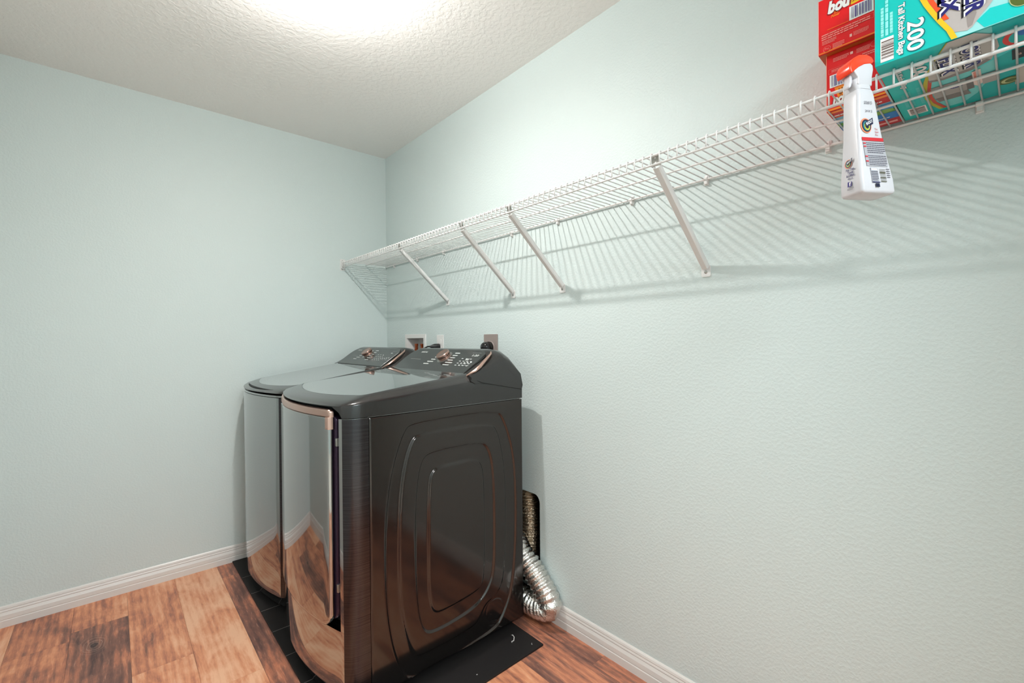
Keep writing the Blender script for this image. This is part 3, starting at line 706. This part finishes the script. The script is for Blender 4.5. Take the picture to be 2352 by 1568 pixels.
# ------------------------------------------------------------------ boxes on the shelf
RED = (238, 8, 18); ORG = (255, 140, 30); YEL = (250, 196, 30); WH = (245, 240, 238); PNK = (255, 150, 140); TEAL = (0, 196, 188)
NAVY = (30, 28, 110); GREY = (188, 178, 174); LT = (150, 222, 220)
red_m = mat('red_card', s2l(RED), .4); teal_m = mat('teal_card', s2l(TEAL), .38)
def carton(name, label, cat, a, b_, m, edge=None):
    t = thing(name, label, cat, ((a[0]+b_[0])/2, (a[1]+b_[1])/2, a[2]))
    c = obj('carton', bx(a, b_), m, t, bevel=.0008)
    return t, c
ZB = ZS+.0022
# upper red box
a, b_ = (2.579, -.216, ZB+.1245), (2.6965, -.02, ZB+.245)
t, c = carton('dryer_sheet_box', 'upright red dryer sheet box, upper of two stacked at left of teal cartons', 'box', a, b_, red_m)
D = Decal((0, a[1], 0), (1, 0, 0), (0, 0, 1), c)
D.text((150, 20, 30), 'bou', 2.6172, 1.9245, .034, l=1, bold=.10, shear=.2, width=.046); D.text(WH, 'bou', 2.6165, 1.925, .034, l=2, bold=.055, shear=.2, width=.041)
D.text(ORG, '2X', 2.6125, 1.911, .007, bold=.03); D.text(ORG, 'Power', 2.611, 1.9055, .0075, bold=.03, shear=.2, width=.016)
D.poly(YEL, [(2.634, 1.934), (2.6335, 1.9155), (2.640, 1.9125), (2.676, 1.9150), (2.680, 1.9165), (2.684, 1.934)], 0); D.text((170, 70, 20), 'A BAR', 2.656, 1.9195, .008, bold=.03, width=.030)
D.text((170, 70, 20), 'TRY', 2.656, 1.928, .007, bold=.03, width=.020)
D.rect(WH, 2.636, 1.8795, 2.6775, 1.9085, 1); D.bars((92, 74, 140), 2.640, 1.8825, 2.6745, 1.9065, 14, True, 2, 4)
D.rect((250, 74, 20), 2.596, 1.8785, 2.635, 1.8815, 1)
D.lines(PNK, 2.5855, 1.8600, 2.6715, 1.8735, 3, seed=2, fill=.5); D.lines(PNK, 2.5865, 1.8500, 2.613, 1.8590, 3, seed=6, fill=.45)
for q in ((2.6495, 1.8757, 2.6775, 1.8760), (2.6495, 1.8655, 2.6775, 1.8658), (2.6772, 1.8655, 2.6775, 1.8760)): D.rect(PNK, *q, 1)
D.lines(PNK, 2.643, 1.8440, 2.669, 1.8530, 4, seed=8, fill=.4); D.rect((255, 190, 180), 2.6365, 1.8445, 2.6405, 1.8505, 1)
D.ell(PNK, 2.5955, 1.8395, .0072, .0062, 1); D.ell(RED, 2.5955, 1.8395, .0066, .0056, 2); D.text(PNK, 'Pac', 2.5955, 1.8395, .006, l=3)
D.lines(PNK, 2.606, 1.8345, 2.627, 1.8455, 4, seed=9, fill=.45)
D.rect((255, 120, 30), a[0]+.0015, a[2]+.001, b_[0], a[2]+.004, 1)
D.rect((255, 150, 140), a[0]+.0002, a[2]+.002, a[0]+.0014, b_[2], 1); D.done('printed_lettering')
D = Decal((0, 0, a[2]), (1, 0, 0), (0, -1, 0), c); D.rect((190, 90, 30), a[0]+.001, .04, b_[0]-.001, .214); D.done('printed_panel')
# lower red box
a, b_ = (2.590, -.2005, ZB), (2.6965, -.02, ZB+.1240)
t, c = carton('dryer_sheet_box', 'upside-down red dryer sheet box standing directly on the shelf wires', 'box', a, b_, red_m)
D = Decal((0, a[1], 0), (1, 0, 0), (0, 0, 1), c); PI_ = PI
D.text((150, 20, 30), 'bou', 2.618, 1.7235, .026, rot=PI_, l=1, bold=.10, shear=.2, width=.034); D.text(WH, 'bou', 2.618, 1.7235, .026, rot=PI_, l=2, bold=.055, shear=.2, width=.030)
D.poly(ORG, [(2.605, 1.7555), (2.638, 1.7570), (2.641, 1.7400), (2.630, 1.7310), (2.612, 1.7310)], 0); D.text((120, 60, 10), 'TRY', 2.622, 1.7475, .010, rot=PI_, bold=.03, width=.026); D.text((120, 60, 10), 'BAR', 2.622, 1.7390, .007, rot=PI_, bold=.02, width=.018)
D.rect(WH, 2.5965, 1.7570, 2.634, 1.7850, 1); D.bars((92, 74, 140), 2.600, 1.7590, 2.632, 1.7830, 14, True, 2, 4)
for q in ((2.5945, 1.7885, 2.630, 1.7888), (2.5945, 1.7985, 2.630, 1.7988), (2.5945, 1.7885, 2.5948, 1.7988)): D.rect(PNK, *q, 1)
D.lines(PNK, 2.600, 1.7905, 2.640, 1.7965, 2, seed=2, fill=.5); D.lines(PNK, 2.603, 1.8120, 2.632, 1.8210, 3, seed=6, fill=.45); D.rect((255, 190, 180), 2.634, 1.8150, 2.639, 1.8205, 1)
D.lines(PNK, 2.645, 1.8120, 2.668, 1.8220, 4, seed=5, fill=.45); D.ell(PNK, 2.676, 1.819, .0072, .0062, 1); D.ell(RED, 2.676, 1.819, .0066, .0056, 2)
D.lines(PNK, 2.655, 1.8000, 2.690, 1.8080, 2, seed=15, fill=.45)
D.rect((255, 150, 30), a[0]+.001, a[2]+.0005, b_[0]-.001, a[2]+.0045, 1)
D.rect((255, 150, 120), a[0]+.0002, a[2]+.002, a[0]+.0012, b_[2], 1); D.done('printed_lettering')
D = Decal((0, 0, a[2]), (1, 0, 0), (0, -1, 0), c, .0003)   # picture on its underside
X0, X1 = a[0]+.001, b_[0]-.001
D.rect((205, 20, 30), X0, .155, X1, .1985); D.rect(ORG, X0, .186, X1, .1965, 1); D.rect((205, 20, 30), X0, .176, X1, .186, 1)
D.lines(WH, X0+.006, .164, X1-.008, .172, 1, l=1, fill=.7, seed=3); D.lines((240, 120, 60), X0+.006, .158, X0+.04, .163, 1, l=1, fill=.7, seed=5)
D.rect((140, 200, 225), X0, .100, X1, .155); D.ell((240, 190, 120), X0+.055, .142, .020, .009, 1); D.ell((215, 235, 240), X0+.075, .124, .026, .010, 1); D.poly((60, 160, 215), [(X1-.035, .110), (X1, .110), (X1, .150), (X1-.018, .150)], 2)
D.rect((96, 160, 60), X0, .096, X1, .116, 2); D.ell((130, 175, 70), X1-.022, .112, .020, .010, 3); D.rect((26, 120, 195), X0, .058, X1, .097, 3); D.lines(WH, X0+.05, .066, X1-.01, .074, 1, l=4, fill=.5, seed=9)
D.rect((190, 16, 28), X0, .022, X1, .058, 4); D.rect((240, 170, 165), X0+.035, .034, X1-.006, .044, 5); D.done('printed_panel')

# teal kitchen bag carton
a, b_ = (2.6990, -.3330, ZB), (2.985, -.012, ZB+.215)
t, c = carton('trash_bag_box', 'teal carton of 200 kitchen bags overhanging the right end of the shelf lip', 'box', a, b_, teal_m)
def bag_face(D, flip):
    """art of one face, in the front face's own metres: U right from the carton's left edge, V up from its bottom edge"""
    S = (5, 110, 115)
    D.text(S, '200', .0565, .0318, .0315, rot=-PI/2, l=1, bold=.045, width=.057); D.text(WH, '200', .0560, .0325, .0305, rot=-PI/2, l=2, bold=.022, width=.054)
    D.text(S, 'Tall Kitchen Bags', .0383, .0515, .0128, rot=-PI/2, l=1, bold=.06, width=.0945); D.text(WH, 'Tall Kitchen Bags', .0380, .0520, .0122, rot=-PI/2, l=2, bold=.03, width=.0915)
    D.rect(WH, .0085, .0040, .0275, .0470, 1); D.bars((110, 92, 86), .0100, .0100, .0275, .0440, 13, False, 2, 3)
    cy = (150, 240, 232)
    D.lines(cy, .0090, .0500, .0135, .1040, 1, False, 1, .95, 3); D.lines(cy, .0155, .0500, .0200, .1400, 1, False, 1, .95, 4); D.lines(cy, .0220, .0520, .0265, .0900, 1, False, 1, .95, 5)
arcs = [(.0560, .1300), (.0585, .1120), (.0620, .0930), (.0680, .0760), (.0760, .0580), (.0860, .0370), (.0970, .0170), (.1030, .0000)]
def arc_band(D, col, d0, d1, l, pts):
    D.poly(col, [(p+d0, q) for p, q in pts]+[(p+d1, q) for p, q in pts[::-1]], l)
F = Decal((a[0], a[1], a[2]), (1, 0, 0), (0, 0, 1), c, .00025); bag_face(F, False)
XR = b_[0]-a[0]; H = b_[2]-a[2]
F.poly((160, 225, 224), [(.1035, 0)]+[(p+.004, q) for p, q in arcs[::-1]]+[(.0600, H-.001), (XR, H-.001), (XR, 0)], 0)
F.poly((0, 205, 200), [(.1480, .0290), (.2000, .0220), (.2860, .0200), (.2860, .0010), (.1420, .0010), (.1330, .0160)], 1)
F.poly(GREY, [(.1010, .0130), (.1090, .0100), (.1220, .0060), (.1280, .0090), (.1370, .0220), (.1470, .0330), (.1570, .0480), (.1650, .0800), (.1700, .1400), (.0620, .1400), (.0620, .1050), (.0700, .0780), (.0810, .0520)], 2)
F.poly((212, 203, 198), [(.1100, .0560), (.1180, .0300), (.1230, .0340), (.1200, .0600), (.1210, .1300), (.1090, .1300)], 3)
F.poly((158, 146, 142), [(.1230, .0100), (.1280, .0120), (.1330, .0300), (.1270, .0500), (.1200, .0400)], 3)
arc_band(F, YEL, .0000, .0075, 4, arcs); arc_band(F, (240, 80, 30), .0078, .0145, 4, arcs[:6])
F.text(YEL, 'STRENGTH', .0665, .1140, .007, rot=-1.3, l=5, width=.034)
for col, l, bo, dx in (((20, 14, 30), 5, .16, -.0012), (WH, 6, .105, 0), (NAVY, 7, .035, 0)):
    F.text(col, 'FLEX', .1000+dx, .0800, .0285, rot=-PI/2, l=l, bold=bo, width=.070); F.text(col, 'POWER', .1295+dx, .0775, .0285, rot=-PI/2, l=l, bold=bo, width=.093)
F.ell((200, 206, 150), .1840, .0290, .0150, .0160, 5); F.ell((84, 100, 30), .1840, .0290, .0140, .0150, 6); F.text(WH, 'BIG', .1850, .0300, .008, rot=-PI/2, l=7, bold=.03); F.done()
# underside: same art folded round
G_ = Decal((a[0], a[1], a[2]), (1, 0, 0), (0, -1, 0), c, .00022); Dp = b_[1]-a[1]
def v(y): return -(y-a[1])
class Sh:  # shift of V so that art can be given as distance behind the front edge
    pass
S = (5, 120, 122)
G_.text(S, '200', .0520, v(-.262), .030, rot=-PI/2, l=1, bold=.06, width=.070); G_.text(WH, '200', .0520, v(-.262), .029, rot=-PI/2, l=2, bold=.03, width=.066)
G_.text(S, 'Tall Kitchen Bags', .0250, v(-.245), .0130, rot=-PI/2, l=1, bold=.07, width=.104); G_.text(WH, 'Tall Kitchen Bags', .0250, v(-.245), .0125, rot=-PI/2, l=2, bold=.035, width=.100)
for i, xx in enumerate((.0130, .0230, .0380)): G_.lines((90, 205, 200), xx, v(-.090), xx+.0060, v(-.165)+.008*i, 1, False, 1, .9, 3+i)
G_.rect(WH, .0120, v(-.036), .0425, v(-.078), 1); G_.bars((110, 92, 86), .0150, v(-.040), .0400, v(-.074), 10, False, 2, 3)
ua = [(.0960, v(-.330)), (.0800, v(-.290)), (.0640, v(-.245)), (.0520, v(-.195)), (.0460, v(-.150)), (.0450, v(-.110)), (.0480, v(-.075)), (.0600, v(-.030))]
G_.poly((120, 214, 212), [(p+.004, q) for p, q in ua]+[(XR-.002, v(-.030)), (XR-.002, v(-.330))], 0)
G_.poly((0, 178, 176), [(.1500, v(-.330)), (XR-.002, v(-.330)), (XR-.002, v(-.018)), (.0900, v(-.018)), (.1200, v(-.060)), (.1500, v(-.150))], 1)
G_.poly((70, 210, 210), [(.1250, v(-.215)), (.1700, v(-.240)), (.1700, v(-.215)), (.1200, v(-.180))], 2)
arc_band(G_, (190, 180, 40), 0, .0065, 3, ua); arc_band(G_, (205, 70, 45), .0068, .0125, 3, ua[2:])
G_.poly((190, 184, 178), [(.0980, v(-.3305)), (.1300, v(-.3305)), (.1530, v(-.300)), (.1560, v(-.250)), (.1450, v(-.205)), (.1200, v(-.185)), (.0800, v(-.180)), (.0600, v(-.188)), (.0620, v(-.230)), (.0800, v(-.285))], 4)
G_.poly((140, 130, 128), [(.1200, v(-.185)), (.0800, v(-.180)), (.0600, v(-.188)), (.0605, v(-.196)), (.0800, v(-.190)), (.1180, v(-.197)), (.1400, v(-.215)), (.1450, v(-.205))], 5)
for col, l, bo, dx in (((20, 14, 30), 5, .15, -.001), (WH, 6, .10, 0), (NAVY, 7, .03, 0)):
    G_.text(col, 'FLEX', .0900+dx, v(-.240), .0270, rot=-PI/2, l=l, bold=bo, width=.075); G_.text(col, 'POWER', .1210+dx, v(-.252), .0270, rot=-PI/2, l=l, bold=bo, width=.100)
G_.poly((170, 164, 160), [(.0580, v(-.155)), (.1080, v(-.155)), (.1080, v(-.095)), (.0600, v(-.095))], 4); G_.poly((128, 120, 116), [(.0600, v(-.095)), (.1080, v(-.095)), (.1120, v(-.070)), (.0640, v(-.072))], 5)
G_.poly((110, 104, 102), [(.1080, v(-.155)), (.1180, v(-.160)), (.1180, v(-.095)), (.1080, v(-.095))], 5)
G_.lines(NAVY, .0640, v(-.145), .0760, v(-.110), 3, False, 6, .6, 2); G_.ell(NAVY, .0940, v(-.130), .0100, .0070, 6); G_.text(WH, 'FLEX', .0940, v(-.130), .006, l=7)
G_.poly((236, 214, 206), [(.1180, v(-.175)), (.1300, v(-.180)), (.1300, v(-.110)), (.1230, v(-.100)), (.1180, v(-.110))], 6); G_.rect((235, 150, 130), .1200, v(-.135), .1260, v(-.172), 7)
G_.rect((176, 168, 164), .1300, v(-.100), .1530, v(-.148), 5)
G_.ell((84, 100, 30), .1650, v(-.080), .0160, .0180, 5); G_.ell((200, 206, 150), .1650, v(-.080), .0110, .0120, 6); G_.ell((84, 100, 30), .1670, v(-.080), .0080, .0090, 7)
G_.poly((200, 190, 180), [(.1720, v(-.050)), (.2050, v(-.048)), (.2050, v(-.120)), (.1750, v(-.130))], 6)
ring = [(.1790+.0190*math.cos(t_), v(-.262)+.030*math.sin(t_)) for t_ in [2*PI*i/24 for i in range(24)]]; G_.poly((230, 50, 40), ring, 4); G_.ell((0, 178, 176), .1810, v(-.262), .0140, .0230, 5)
G_.ell((40, 110, 190), .1880, v(-.275), .0110, .0140, 6); G_.rect((20, 16, 24), .1700, v(-.172), .1960, v(-.215), 5); G_.text((230, 190, 180), '8', .1790, v(-.190), .012, l=6)
G_.done()

# ------------------------------------------------------------------ spray bottle hung on the shelf lip
PHI = math.radians(57); wv_ = Vector((math.cos(PHI), math.sin(PHI), 0)); nv = Vector((math.sin(PHI), -math.cos(PHI), 0))
CB = Vector((2.6915, -.3545, 0)); bt_z0 = 1.4625
bt = thing('spray_bottle', 'white spray bottle with orange top hanging from the shelf lip', 'bottle', (CB.x, CB.y, bt_z0))
bot_m = mat('white_bottle_plastic', (.66, .64, .67), .25); orange_m = mat('orange_plastic', s2l((250, 62, 14)), .25)
TILT = .072
def sec(a, b_, z, rad=.012, cx=0, n=6):
    rad = min(rad, a*.95, b_*.95); out = []
    for sx_, sy_, ang in ((1, 1, 0), (-1, 1, 90), (-1, -1, 180), (1, -1, 270)):
        for i in range(n+1):
            t_ = math.radians(ang+90*i/n); s_ = sx_*(a-rad)+rad*math.cos(t_)+cx; d_ = sy_*(b_-rad)+rad*math.sin(t_)
            out.append(CB+wv_*s_+nv*d_+Vector((-TILT*(z-1.4625), 0, z)))
    return out
bm = B(); zs = [(1.4625, .0300, .0200, 0), (1.464, .0335, .0230, 0), (1.468, .0352, .0247, 0), (1.490, .0345, .0243, 0), (1.530, .0302, .0210, 0), (1.570, .0262, .0186, 0), (1.610, .0225, .0176, 0), (1.645, .0185, .0178, 0), (1.656, .0170, .0172, 0), (1.661, .0150, .0155, 0)]
loft(bm, [sec(a_*.98, b2*.96, z, .0055, cx) for z, a_, b2, cx in zs]); body = autosmooth(obj('bottle_body', bm, bot_m, bt), 60)
bm = B(); loft(bm, [sec(.0155, .0160, 1.660, .007, 0), sec(.0160, .0150, 1.668, .008, 0), sec(.0165, .0145, 1.680, .010, 0)]); autosmooth(obj('collar', bm, bot_m, bt), 60)
def extr(name, poly, hw, m, parent, bev=.004):
    bm = B(); loft(bm, [[CB+wv_*(s_+.004)+nv*(-hw)+Vector((-TILT*(z-1.4625), 0, z)) for s_, z in poly], [CB+wv_*(s_+.004)+nv*hw+Vector((-TILT*(z-1.4625), 0, z)) for s_, z in poly]])
    return obj(name, bm, m, parent, bevel=bev, bseg=3, smooth=True)
extr('sprayer_head', [(-.022, 1.690), (-.016, 1.682), (-.018, 1.670), (-.016, 1.667), (.012, 1.667), (.014, 1.684), (.018, 1.698), (.018, 1.706), (.013, 1.711), (.000, 1.708), (-.014, 1.701), (-.024, 1.695)], .0150, bot_m, bt, .005)
extr('orange_top', [(-.030, 1.690), (-.032, 1.698), (-.029, 1.708), (-.022, 1.717), (-.010, 1.724), (.006, 1.726), (.017, 1.722), (.021, 1.714), (.015, 1.709), (.000, 1.7075), (-.012, 1.701), (-.022, 1.693), (-.029, 1.688)], .0155, orange_m, bt, .005)
extr('trigger', [(-.024, 1.690), (-.018, 1.690), (-.0195, 1.678), (-.023, 1.668), (-.027, 1.664), (-.0285, 1.668), (-.0255, 1.678)], .0065, bot_m, bt, .0018)
# prints: broad face (normal nv) and narrow face (normal -wv_)
def slant(base, nrm, z0, d0, z1, d1, U, sa):
    """decal frame lying on the tapering face: distance d0 from the axis at height z0, d1 at z1"""
    D = Decal((0, 0, 0), U, (0, 0, 1), base, .0003); k = (d1-d0)/(z1-z0)
    D.V = Vector((-TILT, 0, 1))+nrm*k; D.O = CB+nrm*(d0-k*z0+.0004)+Vector((TILT*1.4625, 0, 0)); D.n = nrm.copy(); D.U = Vector(U); D.sa = sa; return D
D = slant(body, nv, 1.61, .0169, 1.645, .0171, wv_, .55)
DK = (70, 66, 80); O_ = (232, 140, 100)
def shout(D, a, b_, s_, l=1):
    D.ell(O_, a, b_, .0170*s_, .0165*s_, l); D.ell((24, 30, 60), a+.001*s_, b_, .0140*s_, .0138*s_, l+1); D.ell((40, 130, 140), a+.001*s_, b_-.001*s_, .0110*s_, .0108*s_, l+2); D.ell((190, 190, 60), a+.002*s_, b_-.002*s_, .0085*s_, .0085*s_, l+3); D.ell((24, 30, 60), a+.002*s_, b_-.002*s_, .005*s_, .005*s_, l+4)
    D.poly((18, 20, 60), [(a-.004*s_, b_-.004*s_), (a+.021*s_, b_+.004*s_), (a+.021*s_, b_+.018*s_), (a-.004*s_, b_+.006*s_)], l+5); D.text((240, 240, 240), 'SHOUT', a+.0085*s_, b_+.0062*s_, .0085*s_, rot=.42, l=l+6, bold=.03, width=.022*s_)
D.text(DK, '20260 D', .000, 1.632, .0075, width=.030); D.text(DK, '24 H 2', .000, 1.6165, .006, width=.026)
D.done('printed_label'); D = slant(body, nv, 1.57, .01786, 1.61, .0169, wv_, .78)
shout(D, -.0120, 1.5885, .85); D.text((190, 30, 40), 'The', .014, 1.583, .005); D.text((190, 30, 40), 'Stain', .015, 1.5775, .005); D.text((190, 30, 40), 'Pro', .014, 1.572, .005)
D.done('printed_label'); D = slant(body, nv, 1.49, .02333, 1.569, .01786, wv_, .70)
D.rect((205, 40, 50), -.0300, 1.5600, .0330, 1.5665, 1)
D.rect((176, 174, 180), -.0285, 1.5120, .0335, 1.5585, 0); D.lines(DK, -.0200, 1.5360, .0330, 1.5575, 6, seed=3, fill=.35); D.lines(DK, -.0200, 1.5130, .0330, 1.5330, 6, seed=4, fill=.35)
for zz in (1.555, 1.549, 1.530, 1.521): D.rect((205, 60, 70), -.0290, zz-.0014, -.0215, zz+.0012, 2)
D.rect((168, 168, 176), -.0200, 1.4830, .0010, 1.5090, 0); D.lines(DK, -.0190, 1.4845, .0005, 1.5030, 6, seed=7, fill=.35); D.rect((230, 230, 232), -.0180, 1.5040, -.0005, 1.5080, 1); D.rect((30, 34, 90), -.0200, 1.4810, .0030, 1.4826, 1)
D.rect((24, 28, 56), -.0120, 1.4730, .0000, 1.4795, 1); D.bars((90, 88, 70), .0060, 1.4830, .0230, 1.5070, 11, False, 1, 5); D.lines(DK, .0260, 1.4900, .0360, 1.5090, 5, seed=8, fill=.35)
D.done('printed_label')
D = slant(body, -wv_, 1.49, .0338, 1.53, .0296, nv, .9)
# viewer's right on the narrow face is +nv
shout(D, -.0030, 1.5240, .50, 3); 
for i, (tx, wd) in enumerate((('For Tips,', .020), ('Tools', .013), ('& Offers', .018), ('visit us', .012))): D.text((40, 34, 90), tx, .0020, 1.5120-.0056*i, .0062 if i < 3 else .004, l=4, width=wd, bold=.03)
D.rect((52, 40, 120), -.0045, 1.4800, .0050, 1.4895, 3); D.text(WH, 'f', .0012, 1.4848, .010, l=4, bold=.05); D.lines(DK, -.0060, 1.4735, .0090, 1.4780, 2, seed=2, fill=.35)
D.done('printed_label')
